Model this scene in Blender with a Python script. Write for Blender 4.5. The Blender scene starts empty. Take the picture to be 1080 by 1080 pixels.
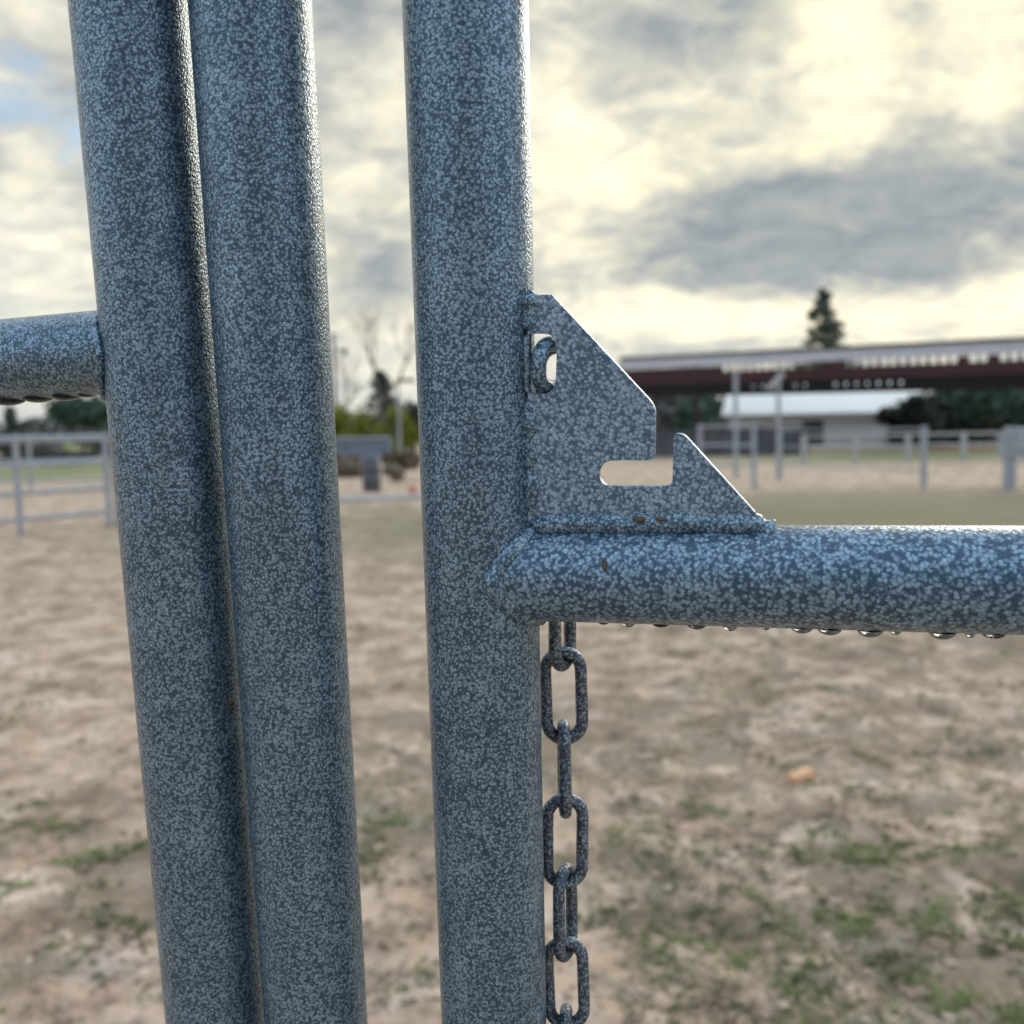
import bpy, bmesh, math, random
import numpy as np
from mathutils import Vector, Matrix, noise
random.seed(7)
PI = math.pi
sc = bpy.context.scene
col = sc.collection

# ------------------------------------------------------------------ camera
F = 1080.0
PITCH, ROLL, EYE = math.radians(5.03), math.radians(1.27), 1.5
sp, cp, sr, cr = math.sin(PITCH), math.cos(PITCH), math.sin(ROLL), math.cos(ROLL)
FW = Vector((0, cp, -sp)); R0 = Vector((1, 0, 0)); U0 = Vector((0, sp, cp))
CX = cr * R0 - sr * U0
CY = sr * R0 + cr * U0
CAM = Vector((0, 0, EYE))
cam_d = bpy.data.cameras.new('camera'); cam = bpy.data.objects.new('camera', cam_d); col.objects.link(cam)
cam.matrix_world = Matrix(((CX.x, CY.x, -FW.x, CAM.x), (CX.y, CY.y, -FW.y, CAM.y), (CX.z, CY.z, -FW.z, CAM.z), (0, 0, 0, 1)))
cam_d.sensor_width = 36; cam_d.lens = 36
cam_d.clip_start = 0.01; cam_d.clip_end = 6000
cam_d.dof.use_dof = True; cam_d.dof.focus_distance = 0.372; cam_d.dof.aperture_fstop = 11.0
sc.camera = cam

def V(x, y, d): return CAM + CX * x + CY * y + FW * d           # camera space to world
def D(x, y, d): return CX * x + CY * y + FW * d
def P(px, py, d): return V((px - 540) / F * d, (540 - py) / F * d, d)
def hor(px): return 540 - F * math.tan(PITCH) / 1.0 - (px - 540) * math.tan(ROLL)
def G(px, py):                                                   # point of the level ground seen there
    r = D((px - 540) / F, (540 - py) / F, 1)
    return CAM + r * (EYE / -r.z)
def at(px, d):                                                   # ground point in that direction, d metres off
    p = P(px, hor(px), d); return Vector((p.x, p.y, 0))
def zz(px, py, d): return P(px, py, d).z

# ------------------------------------------------------------------ mesh helpers
class MB:
    def __init__(self): self.v = []; self.f = []; self.s = []
    def add(self, vs, fs, smooth=False):
        b = len(self.v); self.v += [tuple(q) for q in vs]
        self.f += [tuple(i + b for i in q) for q in fs]; self.s += [smooth] * len(fs)
    def box(self, a, b, M=None):
        (x0, y0, z0), (x1, y1, z1) = a, b
        vs = [(x0,y0,z0),(x1,y0,z0),(x1,y1,z0),(x0,y1,z0),(x0,y0,z1),(x1,y0,z1),(x1,y1,z1),(x0,y1,z1)]
        if M: vs = [M @ Vector(q) for q in vs]
        self.add(vs, [(0,3,2,1),(4,5,6,7),(0,1,5,4),(1,2,6,5),(2,3,7,6),(3,0,4,7)])
    def tube(self, path, rad, n=12, closed=False, caps=True, smooth=True, up=None):
        m = len(path); path = [Vector(p) for p in path]
        if not hasattr(rad, '__len__'): rad = [rad] * m
        vs = []; prev = None
        for i, p in enumerate(path):
            if closed: t = path[(i + 1) % m] - path[i - 1]
            else: t = path[min(i + 1, m - 1)] - path[max(i - 1, 0)]
            t.normalize()
            if prev is None:
                a = up or (Vector((0, 0, 1)) if abs(t.z) < .9 else Vector((1, 0, 0)))
                u = (a - t * a.dot(t)).normalized()
            else: u = (prev - t * prev.dot(t)).normalized()
            prev = u; w = t.cross(u)
            for k in range(n):
                an = 2 * PI * k / n
                vs.append(p + (u * math.cos(an) + w * math.sin(an)) * rad[i])
        fs = []
        for i in range(m if closed else m - 1):
            j = (i + 1) % m
            for k in range(n):
                l = (k + 1) % n
                fs.append((i * n + k, i * n + l, j * n + l, j * n + k))
        self.add(vs, fs, smooth)
        if caps and not closed:
            self.add(vs[:n], [tuple(range(n))[::-1]]); self.add(vs[-n:], [tuple(range(n))])
    def mesh(self, name, m):
        me = bpy.data.meshes.new(name); me.from_pydata(self.v, [], self.f)
        me.polygons.foreach_set('use_smooth', self.s); me.materials.append(m); me.update(); return me
    def build(self, name, m, parent=None, loc=None):
        if loc is not None:
            l = Vector(loc); self.v = [tuple(Vector(q) - l) for q in self.v]
        o = bpy.data.objects.new(name, self.mesh(name, m)); col.objects.link(o)
        if parent: o.parent = parent
        elif loc is not None: o.location = loc
        return o

def tag(o, label=None, cat=None, group=None, kind=None):
    if label: o['label'] = label
    if cat: o['category'] = cat
    if group: o['group'] = group
    if kind: o['kind'] = kind
    return o
def thing(name, loc, label, cat, group=None):
    o = bpy.data.objects.new(name, None); o.empty_display_size = .1; o.location = loc; col.objects.link(o)
    return tag(o, label, cat, group)

# ------------------------------------------------------------------ materials
def nm(name):
    m = bpy.data.materials.new(name); m.use_nodes = True
    return m, m.node_tree.nodes, m.node_tree.links, m.node_tree.nodes['Principled BSDF']
def N(ns, t, **kw):
    n = ns.new(t)
    for k, v in kw.items():
        if k in n.inputs: n.inputs[k].default_value = v
        else: setattr(n, k, v)
    return n
def ramp(ns, stops, interp='LINEAR'):
    r = ns.new('ShaderNodeValToRGB'); r.color_ramp.interpolation = interp
    e = r.color_ramp.elements
    while len(e) < len(stops): e.new(.5)
    for q, (p, c) in zip(e, stops): q.position = p; q.color = (*c, 1) if len(c) == 3 else c
    return r
def math_n(ns, ls, op, a, b=None, c=None, clamp=False):
    n = ns.new('ShaderNodeMath'); n.operation = op; n.use_clamp = clamp
    for i, x in enumerate((a, b, c)):
        if x is None: continue
        if isinstance(x, (int, float)): n.inputs[i].default_value = x
        else: ls.new(x, n.inputs[i])
    return n.outputs[0]
def mixc(ns, ls, fac, a, b):
    n = ns.new('ShaderNodeMix'); n.data_type = 'RGBA'
    for s, x in ((n.inputs[0], fac), (n.inputs[6], a), (n.inputs[7], b)):
        if isinstance(x, (int, float)): s.default_value = x
        elif isinstance(x, tuple): s.default_value = (*x, 1) if len(x) == 3 else x
        else: ls.new(x, s)
    return n.outputs[2]

def hammertone(name, dark, light, cell=.0021, rough=.36, metal=.25, rust=0.0, light_amt=.40, bump=.35):
    m, ns, ls, b = nm(name)
    tc = N(ns, 'ShaderNodeTexCoord'); oi = N(ns, 'ShaderNodeObjectInfo')
    off = N(ns, 'ShaderNodeVectorMath', operation='SCALE'); off.inputs[0].default_value = (3.1, 1.7, 2.3); ls.new(oi.outputs['Random'], off.inputs['Scale'])
    ad = N(ns, 'ShaderNodeVectorMath', operation='ADD'); ls.new(tc.outputs['Object'], ad.inputs[0]); ls.new(off.outputs[0], ad.inputs[1])
    nz = N(ns, 'ShaderNodeTexNoise', Scale=1.1 / cell, Detail=1.5); ls.new(ad.outputs[0], nz.inputs['Vector'])
    sb = N(ns, 'ShaderNodeVectorMath', operation='SUBTRACT'); ls.new(nz.outputs['Color'], sb.inputs[0]); sb.inputs[1].default_value = (.5, .5, .5)
    scl = N(ns, 'ShaderNodeVectorMath', operation='SCALE'); ls.new(sb.outputs[0], scl.inputs[0]); scl.inputs['Scale'].default_value = cell * 1.15
    ad2 = N(ns, 'ShaderNodeVectorMath', operation='ADD'); ls.new(ad.outputs[0], ad2.inputs[0]); ls.new(scl.outputs[0], ad2.inputs[1])
    vo = N(ns, 'ShaderNodeTexVoronoi', Scale=1 / cell, Randomness=1.0); ls.new(ad2.outputs[0], vo.inputs['Vector'])
    n2 = N(ns, 'ShaderNodeTexNoise', Scale=60.0, Detail=2.0); ls.new(ad.outputs[0], n2.inputs['Vector'])
    n3 = N(ns, 'ShaderNodeTexNoise', Scale=.45 / cell, Detail=2.0); ls.new(ad.outputs[0], n3.inputs['Vector'])
    t = math_n(ns, ls, 'ADD', vo.outputs['Distance'], math_n(ns, ls, 'MULTIPLY', math_n(ns, ls, 'SUBTRACT', n2.outputs[0], .5), .30))
    t = math_n(ns, ls, 'ADD', t, math_n(ns, ls, 'MULTIPLY', math_n(ns, ls, 'SUBTRACT', n3.outputs[0], .5), .48))
    r = ramp(ns, [(light_amt - .24, (1, 1, 1)), (light_amt + .17, (0, 0, 0))]); ls.new(t, r.inputs[0])
    sep = N(ns, 'ShaderNodeSeparateColor'); ls.new(vo.outputs['Color'], sep.inputs[0])
    fac = math_n(ns, ls, 'MULTIPLY', r.outputs[0], math_n(ns, ls, 'MULTIPLY_ADD', sep.outputs[0], .5, .6), clamp=True)
    c = mixc(ns, ls, fac, dark, light)
    if rust:
        n4 = N(ns, 'ShaderNodeTexNoise', Scale=220.0, Detail=4.0, Roughness=.65); ls.new(ad.outputs[0], n4.inputs['Vector'])
        rr = ramp(ns, [(.52, (0, 0, 0)), (.68, (rust,) * 3)]); ls.new(n4.outputs[0], rr.inputs[0])
        c = mixc(ns, ls, rr.outputs[0], c, (.09, .06, .045))
    # small dark pits and dirt
    n5 = N(ns, 'ShaderNodeTexNoise', Scale=95.0, Detail=3.0, Roughness=.7); ls.new(ad.outputs[0], n5.inputs['Vector'])
    r5 = ramp(ns, [(.73, (0, 0, 0)), (.76, (1, 1, 1))]); ls.new(n5.outputs[0], r5.inputs[0])
    c = mixc(ns, ls, r5.outputs[0], c, (.05, .04, .03))
    ls.new(c, b.inputs['Base Color'])
    b.inputs['Metallic'].default_value = metal
    rg = math_n(ns, ls, 'MULTIPLY_ADD', fac, -.08, rough + .06); ls.new(rg, b.inputs['Roughness'])
    b.inputs['Coat Weight'].default_value = .22; b.inputs['Coat Roughness'].default_value = .22
    bp = N(ns, 'ShaderNodeBump', Strength=bump, Distance=.0006); ls.new(t, bp.inputs['Height']); bp.invert = True
    ls.new(bp.outputs[0], b.inputs['Normal']); ls.new(bp.outputs[0], b.inputs['Coat Normal'])
    return m

HAM = hammertone('hammertone_paint', (.034, .070, .106), (.27, .380, .458), cell=.00110, light_amt=.49, rough=.28, metal=.40)
HAM2 = hammertone('coarse_hammertone_paint', (.030, .066, .108), (.265, .38, .470), cell=.00158, light_amt=.49, rough=.31, metal=.33)
HAM3 = hammertone('speckled_skylit_hammertone_paint', (.068, .118, .172), (.33, .44, .535), cell=.00135, light_amt=.52, rough=.32, metal=.4)  # latch plate: more light specks, plus the sky's brighter reflection put into the colour
CHN = hammertone('weathered_chain_paint', (.045, .060, .080), (.30, .36, .41), cell=.0012, rough=.36, rust=.3, metal=.5, light_amt=.42, bump=.5)

def plain(name, c, rough=.6, metal=0., var=.25, scale=3., c2=None, bump=0.):
    m, ns, ls, b = nm(name)
    tc = N(ns, 'ShaderNodeTexCoord')
    nz = N(ns, 'ShaderNodeTexNoise', Scale=scale, Detail=5.0, Roughness=.6); ls.new(tc.outputs['Object'], nz.inputs['Vector'])
    c2 = c2 or tuple(q * (1 - var) for q in c)
    r = ramp(ns, [(.35, c2), (.65, c)]); ls.new(nz.outputs[0], r.inputs[0]); ls.new(r.outputs[0], b.inputs['Base Color'])
    b.inputs['Roughness'].default_value = rough; b.inputs['Metallic'].default_value = metal
    if bump:
        bp = N(ns, 'ShaderNodeBump', Strength=bump, Distance=.02); ls.new(nz.outputs[0], bp.inputs['Height']); ls.new(bp.outputs[0], b.inputs['Normal'])
    return m
def leafm(name, c1, c2, scale=.9):
    m, ns, ls, b = nm(name)
    tc = N(ns, 'ShaderNodeTexCoord')
    nz = N(ns, 'ShaderNodeTexNoise', Scale=scale, Detail=3.0); ls.new(tc.outputs['Object'], nz.inputs['Vector'])
    r = ramp(ns, [(.3, c1), (.7, c2)]); ls.new(nz.outputs[0], r.inputs[0]); ls.new(r.outputs[0], b.inputs['Base Color'])
    b.inputs['Roughness'].default_value = .7; b.inputs['Specular IOR Level'].default_value = .2
    return m

M = dict(
    galv=plain('galvanised_pipe', (.40, .41, .43), .5, .3, .25, 8),
    pale=plain('pale_pipe', (.44, .43, .41), .5, .1, .15, 5),
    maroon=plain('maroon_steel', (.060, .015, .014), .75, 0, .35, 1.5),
    shade_maroon=plain('roof_shade_maroon_steel', (.008, .004, .004), .85, 0, .3, 1.5),  # girder maroon with the shade under the roof put into its colour
    white=plain('white_metal_sheet', (.38, .33, .31), .65, .05, .12, .8),
    cap=plain('dark_ridge_steel', (.05, .045, .035), .6, 0, .2, 2),
    cream=plain('cream_metal_roof', (.78, .76, .70), .5, 0, .08, .5),
    bluewhite=plain('white_wall_paint', (.80, .84, .88), .6, 0, .1, .6),
    darkopen=plain('dark_opening', (.02, .02, .025), .8, 0, .2, 2),
    board=plain('weathered_dark_boards', (.085, .088, .10), .8, 0, .5, 2.5),
    bark=plain('bark', (.14, .115, .095), .9, 0, .4, 6),
    twig=plain('grey_twigs', (.17, .15, .13), .9, 0, .3, 4),
    con=leafm('dark_conifer_needles', (.045, .066, .046), (.11, .14, .095)),
    ever=leafm('dark_evergreen_leaves', (.036, .070, .050), (.10, .155, .105)),
    hedge=leafm('yellow_green_hedge_leaves', (.13, .15, .02), (.32, .32, .045)),
    grey=leafm('grey_green_leaves', (.035, .05, .042), (.09, .11, .08)),
    woods=leafm('hazy_far_woods', (.075, .075, .07), (.15, .14, .125), .12),
    thicket=leafm('grey_brown_twigs', (.10, .095, .09), (.20, .185, .165), .8),
    brush=leafm('dry_brush', (.13, .10, .07), (.28, .22, .15), 2),
    barrel=plain('dark_blue_plastic', (.085, .09, .10), .5, 0, .2, 4),
    pink=plain('salmon_plastic', (.62, .20, .15), .4, 0, .1, 4),
    trough=plain('blue_grey_sheet_metal', (.20, .23, .28), .5, .2, .3, 2),
    brick=plain('orange_brick', (.80, .46, .26), .8, 0, .3, 18, (.66, .36, .20), .4),
    straw=plain('dry_straw', (.42, .36, .26), .8, 0, .3, 30),
    husk=plain('brown_seed_husk', (.11, .075, .035), .7, 0, .5, 400),
    pole=plain('utility_pole_wood', (.20, .19, .18), .85, 0, .3, 5),
    lamp=plain('dark_lamp_metal', (.03, .03, .032), .5, 0, .2, 5),
    hill=plain('far_hill', (.10, .115, .10), .9, 0, .3, .01),
)
wm, wns, wls, wb = nm('dark_tinted_rain_water')
wb.inputs['Base Color'].default_value = (.12, .125, .13, 1); wb.inputs['Transmission Weight'].default_value = 1  # dark tint stands in for the dark rail refracted by the drops
wb.inputs['IOR'].default_value = 1.33; wb.inputs['Roughness'].default_value = 0.0
M['water'] = wm

# ------------------------------------------------------------------ foreground steel
UP = -D(125, -5660, 1080).normalized()              # the posts' upward direction: the panels lean a little towards the viewer
def pipe(mb, a, b, r, n=56, seg=40, wob=.00002):
    a, b = Vector(a), Vector(b)
    path = [a.lerp(b, i / seg) for i in range(seg + 1)]
    mb.tube(path, [r + random.uniform(-wob, wob) for _ in path], n)
def foot(c):                                        # where a post's axis meets the ground
    return c - UP * (c.z / UP.z)
RP = .0212
C1, C2, C3 = P(185.5, 560, .404), P(300.5, 560, .392), P(506.5, 560, .3765)
TOPH = 2.02

def rail_dir(a, b): return (b - a).normalized()

def weld_saddle(mb, pc, axis, rp, r0, rd, rr, bead, th0=0, th1=2 * PI, n=64, amp=.25, sink=.0):
    # bead along the curve where a rail (r0 + t*rd, radius rr) meets a post (pc, axis, radius rp)
    a = UP.cross(rd).normalized(); b = rd.cross(a).normalized()
    pts = []
    for i in range(n + 1):
        th = th0 + (th1 - th0) * i / n
        o = a * math.cos(th) * rr + b * math.sin(th) * rr
        t = .06
        for k in range(200):
            q = r0 + o + rd * t
            e = q - pc; e = e - axis * e.dot(axis)
            if e.length <= rp: break
            t -= .0004
        pts.append(r0 + o * (1.03 - sink / rr) + rd * (t + .0012 - sink * .35))
    rad = [bead * (1 + amp * noise.noise(p * 260)) for p in pts]
    mb.tube(pts, rad, 10)

# -- left panel: post + rail running off to the left
b1 = foot(C1)
t1 = thing('corral_fence', b1, 'leftmost blue grey hammertone pipe panel with its rail running off to the left', 'fence panel')
mb = MB(); pipe(mb, b1, b1 + UP * TOPH, RP); mb.build('post', HAM, t1, b1)
RL = .0163
la, lb = P(112, 371.5, .400), P(0, 380.5, .413)
ld = rail_dir(la, lb)
mb = MB(); pipe(mb, la - ld * .012, la + ld * 1.9, RL, seg=60)
e = la + ld * 1.9
mb.build('rail', HAM, t1, b1)
mb = MB(); q = foot(e); pipe(mb, q, q + UP * TOPH, RP, 32, 8); mb.build('post', HAM, t1, b1)
mb = MB()
pcL = C1 + UP * ((la - C1).dot(UP))
weld_saddle(mb, pcL, UP, RP, pcL, ld, RL, .0017); mb.build('weld_bead', HAM, t1, b1)

# -- middle post
b2 = foot(C2)
t2 = thing('pipe_post', b2, 'second blue grey pipe post close beside the leftmost post, without any rail', 'post')
mb = MB(); pipe(mb, b2, b2 + UP * TOPH, RP); mb.build('post', HAM, t2, b2)
mb = MB(); mb.tube([b2 + UP * TOPH, b2 + UP * (TOPH + .004)], RP * .99, 40); mb.build('cap', HAM, t2, b2)

# -- right gate: post, rail, latch plate and the welds
b3 = foot(C3)
t3 = thing('corral_gate', b3, 'blue grey hammertone pipe gate with notched latch plate welded above its wet rail', 'gate')
mb = MB(); pipe(mb, b3, b3 + UP * TOPH, RP); mb.build('post', HAM, t3, b3)
RR = .0176
ra, rb = P(566, 600.5, .377), P(1080, 608.5, .334)
rd = rail_dir(ra, rb)
fwd = rd.cross(UP).normalized()
if fwd.dot(FW) > 0: fwd = -fwd
ra = ra + fwd * .0045
mb = MB()
pc3 = C3 + UP * ((ra - C3).dot(UP)); s0 = ra - rd * ((ra - pc3).dot(rd))
pipe(mb, s0 + rd * .008, s0 + rd * 1.25, RR, seg=80)
mb.build('rail', HAM2, t3, b3)
e = s0 + rd * 1.25
mb = MB(); q = foot(e); pipe(mb, q, q + UP * TOPH, RP, 32, 8); mb.build('post', HAM, t3, b3)
mb = MB(); weld_saddle(mb, pc3, UP, RP, s0, rd, RR, .0044, amp=.35, sink=.0026); mb.build('weld_bead', HAM, t3, b3)

# latch plate: outline in the plane of post and rail
pn = rd.cross(UP).normalized()
if pn.dot(FW) > 0: pn = -pn
pu = rd; pv = pn.cross(rd).normalized()
if pv.dot(UP) < 0: pv = -pv
TH = .0030
s1 = s0 + pn * .0045
fo = s1 + pn * (TH / 2)                              # a point of the plate's front face
def on_plate(px, py, off=0.):
    r = D((px - 540) / F, (540 - py) / F, 1)
    o = fo + pn * off
    t = (o - CAM).dot(pn) / r.dot(pn)
    return CAM + r * t
def uv(px, py):
    q = on_plate(px, py) - s1
    return (q.dot(pu), q.dot(pv))
def rounded(pts, n=6):
    out = []
    m = len(pts)
    for i, (x, y, r) in enumerate(pts):
        p = Vector((x, y)); a = Vector(pts[i - 1][:2]); c = Vector(pts[(i + 1) % m][:2])
        if r == 0: out.append((x, y)); continue
        r1 = min(r, (a - p).length * .49); r2 = min(r, (c - p).length * .49)
        q0 = p + (a - p).normalized() * r1; q1 = p + (c - p).normalized() * r2
        for k in range(n + 1):
            t = k / n
            w = q0 * (1 - t) ** 2 + p * 2 * t * (1 - t) + q1 * t * t
            out.append((w.x, w.y))
    return out
outline = rounded([(556, 304, 0), (560, 306, 2), (565, 311, 3), (581.5, 310.5, 1.5), (691.5, 428.5, 10), (690.5, 485, 7), (638, 486, 8), (630, 499, 8),
                   (636.5, 512.6, 8), (709, 512.4, 7), (710.3, 457, 9), (721, 457.5, 7), (797, 541, 1.5), (800, 562, 0), (556, 562, 0)])
hole = rounded([(552, 351, 9), (582, 351, 10), (588.5, 362, 9), (587, 405, 9), (580, 416.5, 8), (552, 416.5, 12)])
cu = bpy.data.curves.new('plate_curve', 'CURVE'); cu.dimensions = '2D'; cu.fill_mode = 'BOTH'
for ring in (outline, hole):
    s = cu.splines.new('POLY'); s.points.add(len(ring) - 1); s.use_cyclic_u = True
    for i, (x, y) in enumerate(ring):
        u, v = uv(x, y); s.points[i].co = (u, v, 0, 1)
cu.extrude = TH / 2 - .00035; cu.bevel_depth = .00035; cu.bevel_resolution = 2; cu.offset = -.00035
tmp = bpy.data.objects.new('tmp', cu); col.objects.link(tmp)
dg = bpy.context.evaluated_depsgraph_get()
pm = bpy.data.meshes.new_from_object(tmp.evaluated_get(dg)); bpy.data.objects.remove(tmp); bpy.data.curves.remove(cu)
bmh = bmesh.new(); bmh.from_mesh(pm); bmesh.ops.remove_doubles(bmh, verts=bmh.verts, dist=1e-6)
bmesh.ops.recalc_face_normals(bmh, faces=bmh.faces); bmh.to_mesh(pm); bmh.free()
Mp = Matrix(((pu.x, pv.x, pn.x, s1.x - b3.x), (pu.y, pv.y, pn.y, s1.y - b3.y), (pu.z, pv.z, pn.z, s1.z - b3.z), (0, 0, 0, 1)))
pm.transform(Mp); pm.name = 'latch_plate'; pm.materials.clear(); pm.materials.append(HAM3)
for p_ in pm.polygons: p_.use_smooth = False
lp = bpy.data.objects.new('latch_plate', pm); col.objects.link(lp); lp.parent = t3
# weld along the plate's foot, uneven and lumpy, and its runs up the post
def bead(pts, r, amp=.3, seg=60, fr=220):
    mb = MB(); path = []; L = len(pts) - 1
    for i in range(seg + 1):
        t = i / seg * L; k = min(int(t), L - 1); path.append(pts[k].lerp(pts[k + 1], t - k))
    rad = []
    for i, p in enumerate(path):
        w = 1 + amp * noise.noise(p * fr); edge = min(1, .35 + i / 4, .35 + (seg - i) / 4)
        path[i] = p + pv * (.0012 * noise.noise(p * 75) + .0006 * noise.noise(p * 210)) + pn * .0004 * noise.noise(p * 170 + Vector((5, 5, 5)))
        rad.append(r * w * edge)
    mb.tube(path, rad, 12); return mb
bead([on_plate(556, 551, -.0022), on_plate(600, 551.5, -.0020), on_plate(640, 552.5, -.0024), on_plate(700, 552, -.0022), on_plate(760, 553, -.0024), on_plate(797, 551.5, -.0022), on_plate(806, 555.5, -.0024), on_plate(815, 560, -.003)], .0043, .45).build('weld_bead', HAM, t3, b3)
bead([on_plate(562, 558, -.0040), on_plate(620, 559, -.0042), on_plate(680, 557, -.0040), on_plate(740, 560, -.0044), on_plate(806, 561, -.0050)], .0040, .5, 50, 150).build('weld_bead', HAM2, t3, b3)
bead([on_plate(557.5, 306, -.0022), on_plate(558, 325, -.0026), on_plate(558, 350, -.0026)], .0034, .4, 30).build('weld_bead', HAM, t3, b3)
bead([on_plate(558, 417, -.0028), on_plate(560, 470, -.0030), on_plate(562, 545, -.0028)], .0040, .3, 40).build('weld_bead', HAM, t3, b3)

# -- chain
def link_path(L=.0402, W=.0192, r=.00250, n=14):
    h = (W / 2 - r); s = L / 2 - W / 2
    pts = []
    for i in range(n + 1):
        a = PI * i / n; pts.append(Vector((h * math.cos(a), 0, s + h * math.sin(a))))
    for k in (1, 2, 3): pts.append(Vector((-h, 0, s - 2 * s * k / 4)))
    for i in range(n + 1):
        a = PI + PI * i / n; pts.append(Vector((h * math.cos(a), 0, -s + h * math.sin(a))))
    for k in (1, 2, 3): pts.append(Vector((h, 0, -s + 2 * s * k / 4)))
    return pts
mb = MB(); lpth = link_path()
mb.tube(lpth, [  .00250 * (1 + .07 * noise.noise(q * 300)) for q in lpth], 14, closed=True, up=Vector((0, 1, 0)))
link_me = mb.mesh('link', CHN)
c0 = P(594.6, 733.5, .4085)
PT = .0300
tc = thing('chain', (c0.x, c0.y, c0.z - 7 * PT), 'weathered grey steel chain threaded through the latch plate hole and hanging below the rail', 'chain')
yaws = {-4: 5, -3: 88, -2: 12, -1: 62, 0: 2, 1: 90, 2: 4, 3: 66, 4: -3, 5: 84, 6: 6, 7: 92}
xs = {i: -.00030 * i for i in range(1, 8)}
for i in range(-4, 8):
    o = bpy.data.objects.new('link', link_me); col.objects.link(o); o.parent = tc
    o.matrix_local = Matrix.Translation(Vector((xs.get(i, 0), 0, c0.z - i * PT - tc.location.z))) @ Matrix.Rotation(math.radians(yaws[i]), 4, 'Z') @ Matrix.Rotation(math.radians(random.uniform(-1.5, 1.5)), 4, 'Y')
# the end link pokes through the hole
hc = on_plate(573, 384.5)
zax = (-pn * .93 - pv * .12 + pu * .36).normalized()     # into the picture
xax = (pv + pu * .10); xax = (xax - zax * xax.dot(zax)).normalized(); yax = zax.cross(xax)
R = Matrix((xax, yax, zax)).transposed().to_4x4()
lm2 = link_me.copy(); lm2.materials.clear(); lm2.materials.append(HAM)
o = bpy.data.objects.new('link', lm2); col.objects.link(o); o.parent = tc
o.matrix_local = Matrix.Translation(hc + zax * .0150 - pu * .0005 - tc.location) @ R @ Matrix.Diagonal((1.06, 1.15, 1, 1))

# -- rain drops under the rails
def drop_mesh(w, l, h):
    mb = MB(); n, k = 18, 8
    vs = [(0, 0, -h)]
    for j in range(1, k + 1):
        a = (PI / 2) * j / k
        for i in range(n): vs.append((l * math.sin(a) * math.cos(2 * PI * i / n), w * math.sin(a) * math.sin(2 * PI * i / n), -h * math.cos(a)))
    b = len(vs); vs.append((0, 0, .0008))
    fs = [(0, 1 + (i + 1) % n, 1 + i) for i in range(n)]
    for j in range(k - 1):
        for i in range(n):
            a0 = 1 + j * n + i; a1 = 1 + j * n + (i + 1) % n
            fs.append((a0, a1, a1 + n, a0 + n))
    for i in range(n): fs.append((1 + (k - 1) * n + i, 1 + (k - 1) * n + (i + 1) % n, b))
    mb.add(vs, fs, True); return mb
def drop(px, a, d, r, wpx, hpx, label, group):
    # lowest line of the rail, at the picture column px
    g = Vector((0, 0, -1)); g = (g - d * g.dot(d)).normalized()
    best = min((abs(((q := a + d * (k * .0005) + g * r) - CAM).dot(CX) / (q - CAM).dot(FW) * F + 540 - px), k) for k in range(-100, 900))
    q = a + d * (best[1] * .0005) + g * (r - .0006)
    dep = (q - CAM).dot(FW); s = dep / F
    o = drop_mesh(min(.0060, wpx * s * .62), wpx * s / 2, (hpx + 1.5) * s).build('water_drop', M['water'])
    z = -g; x = d; y = z.cross(x)
    o.matrix_world = Matrix.Translation(q) @ Matrix((x, y, z)).transposed().to_4x4()
    tag(o, label, 'water drop', group)
ordn = ['first', 'second', 'third', 'fourth', 'fifth', 'sixth', 'seventh', 'eighth', 'ninth', 'tenth', 'eleventh', 'twelfth', 'thirteenth']
dr = [(637, 14, 3), (663, 15, 5), (697, 20, 4), (735, 22, 5), (770, 17, 6), (807, 10, 4), (846, 24, 6), (875, 27, 7), (918, 29, 8), (945, 14, 5), (994, 30, 8), (1023, 12, 6), (1048, 26, 6)]
for i, (px, w, h) in enumerate(dr):
    drop(px, ra, rd, RR, w, h, f'{ordn[i]} water drop from the chain along the underside of the gate rail', 'water drops under the gate rail')
for i, (px, w, h) in enumerate([(92, 18, 2), (70, 26, 4), (41, 30, 4), (10, 36, 5)]):
    drop(px, la, ld, RL, w, h, f'{ordn[i]} dark water drop from the leftmost post along the underside of its rail', 'water drops under the left rail')

# -- debris stuck to the paint
def husk(p, ax, nrm, l, w, label):
    mb = MB(); n = 8
    pts = [p + ax * (l * (i / n - .5)) + nrm * .0003 * math.sin(PI * i / n) for i in range(n + 1)]
    mb.tube(pts, [max(.00005, w * math.sin(PI * (i + .3) / (n + .6))) for i in range(n + 1)], 8)
    o = mb.build('seed_husk', M['husk'], None, p); tag(o, label, 'seed husk', 'seed husks stuck to the gate rail')
def on_rail(px, py):
    r = D((px - 540) / F, (540 - py) / F, 1).normalized()
    for k in range(3000):
        q = CAM + r * (.28 + k * .0001); e = q - s0; e2 = e - rd * e.dot(rd)
        if e2.length < RR: return q, e2.normalized()
    return CAM + r * .37, -FW
q, n_ = on_rail(637.5, 597); husk(q, (UP * .95 - rd * .2).normalized(), n_, .0056, .0009, 'upright brown husk stuck on the front of the gate rail')
husk(on_plate(674, 547.5, .0024), rd, pn, .0050, .0011, 'longer brown husk lying on the weld under the notch')
husk(on_plate(697, 547.5, .0023), rd, pn, .0044, .0008, 'thinner brown husk lying on the weld nearest the pointed hook')

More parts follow.
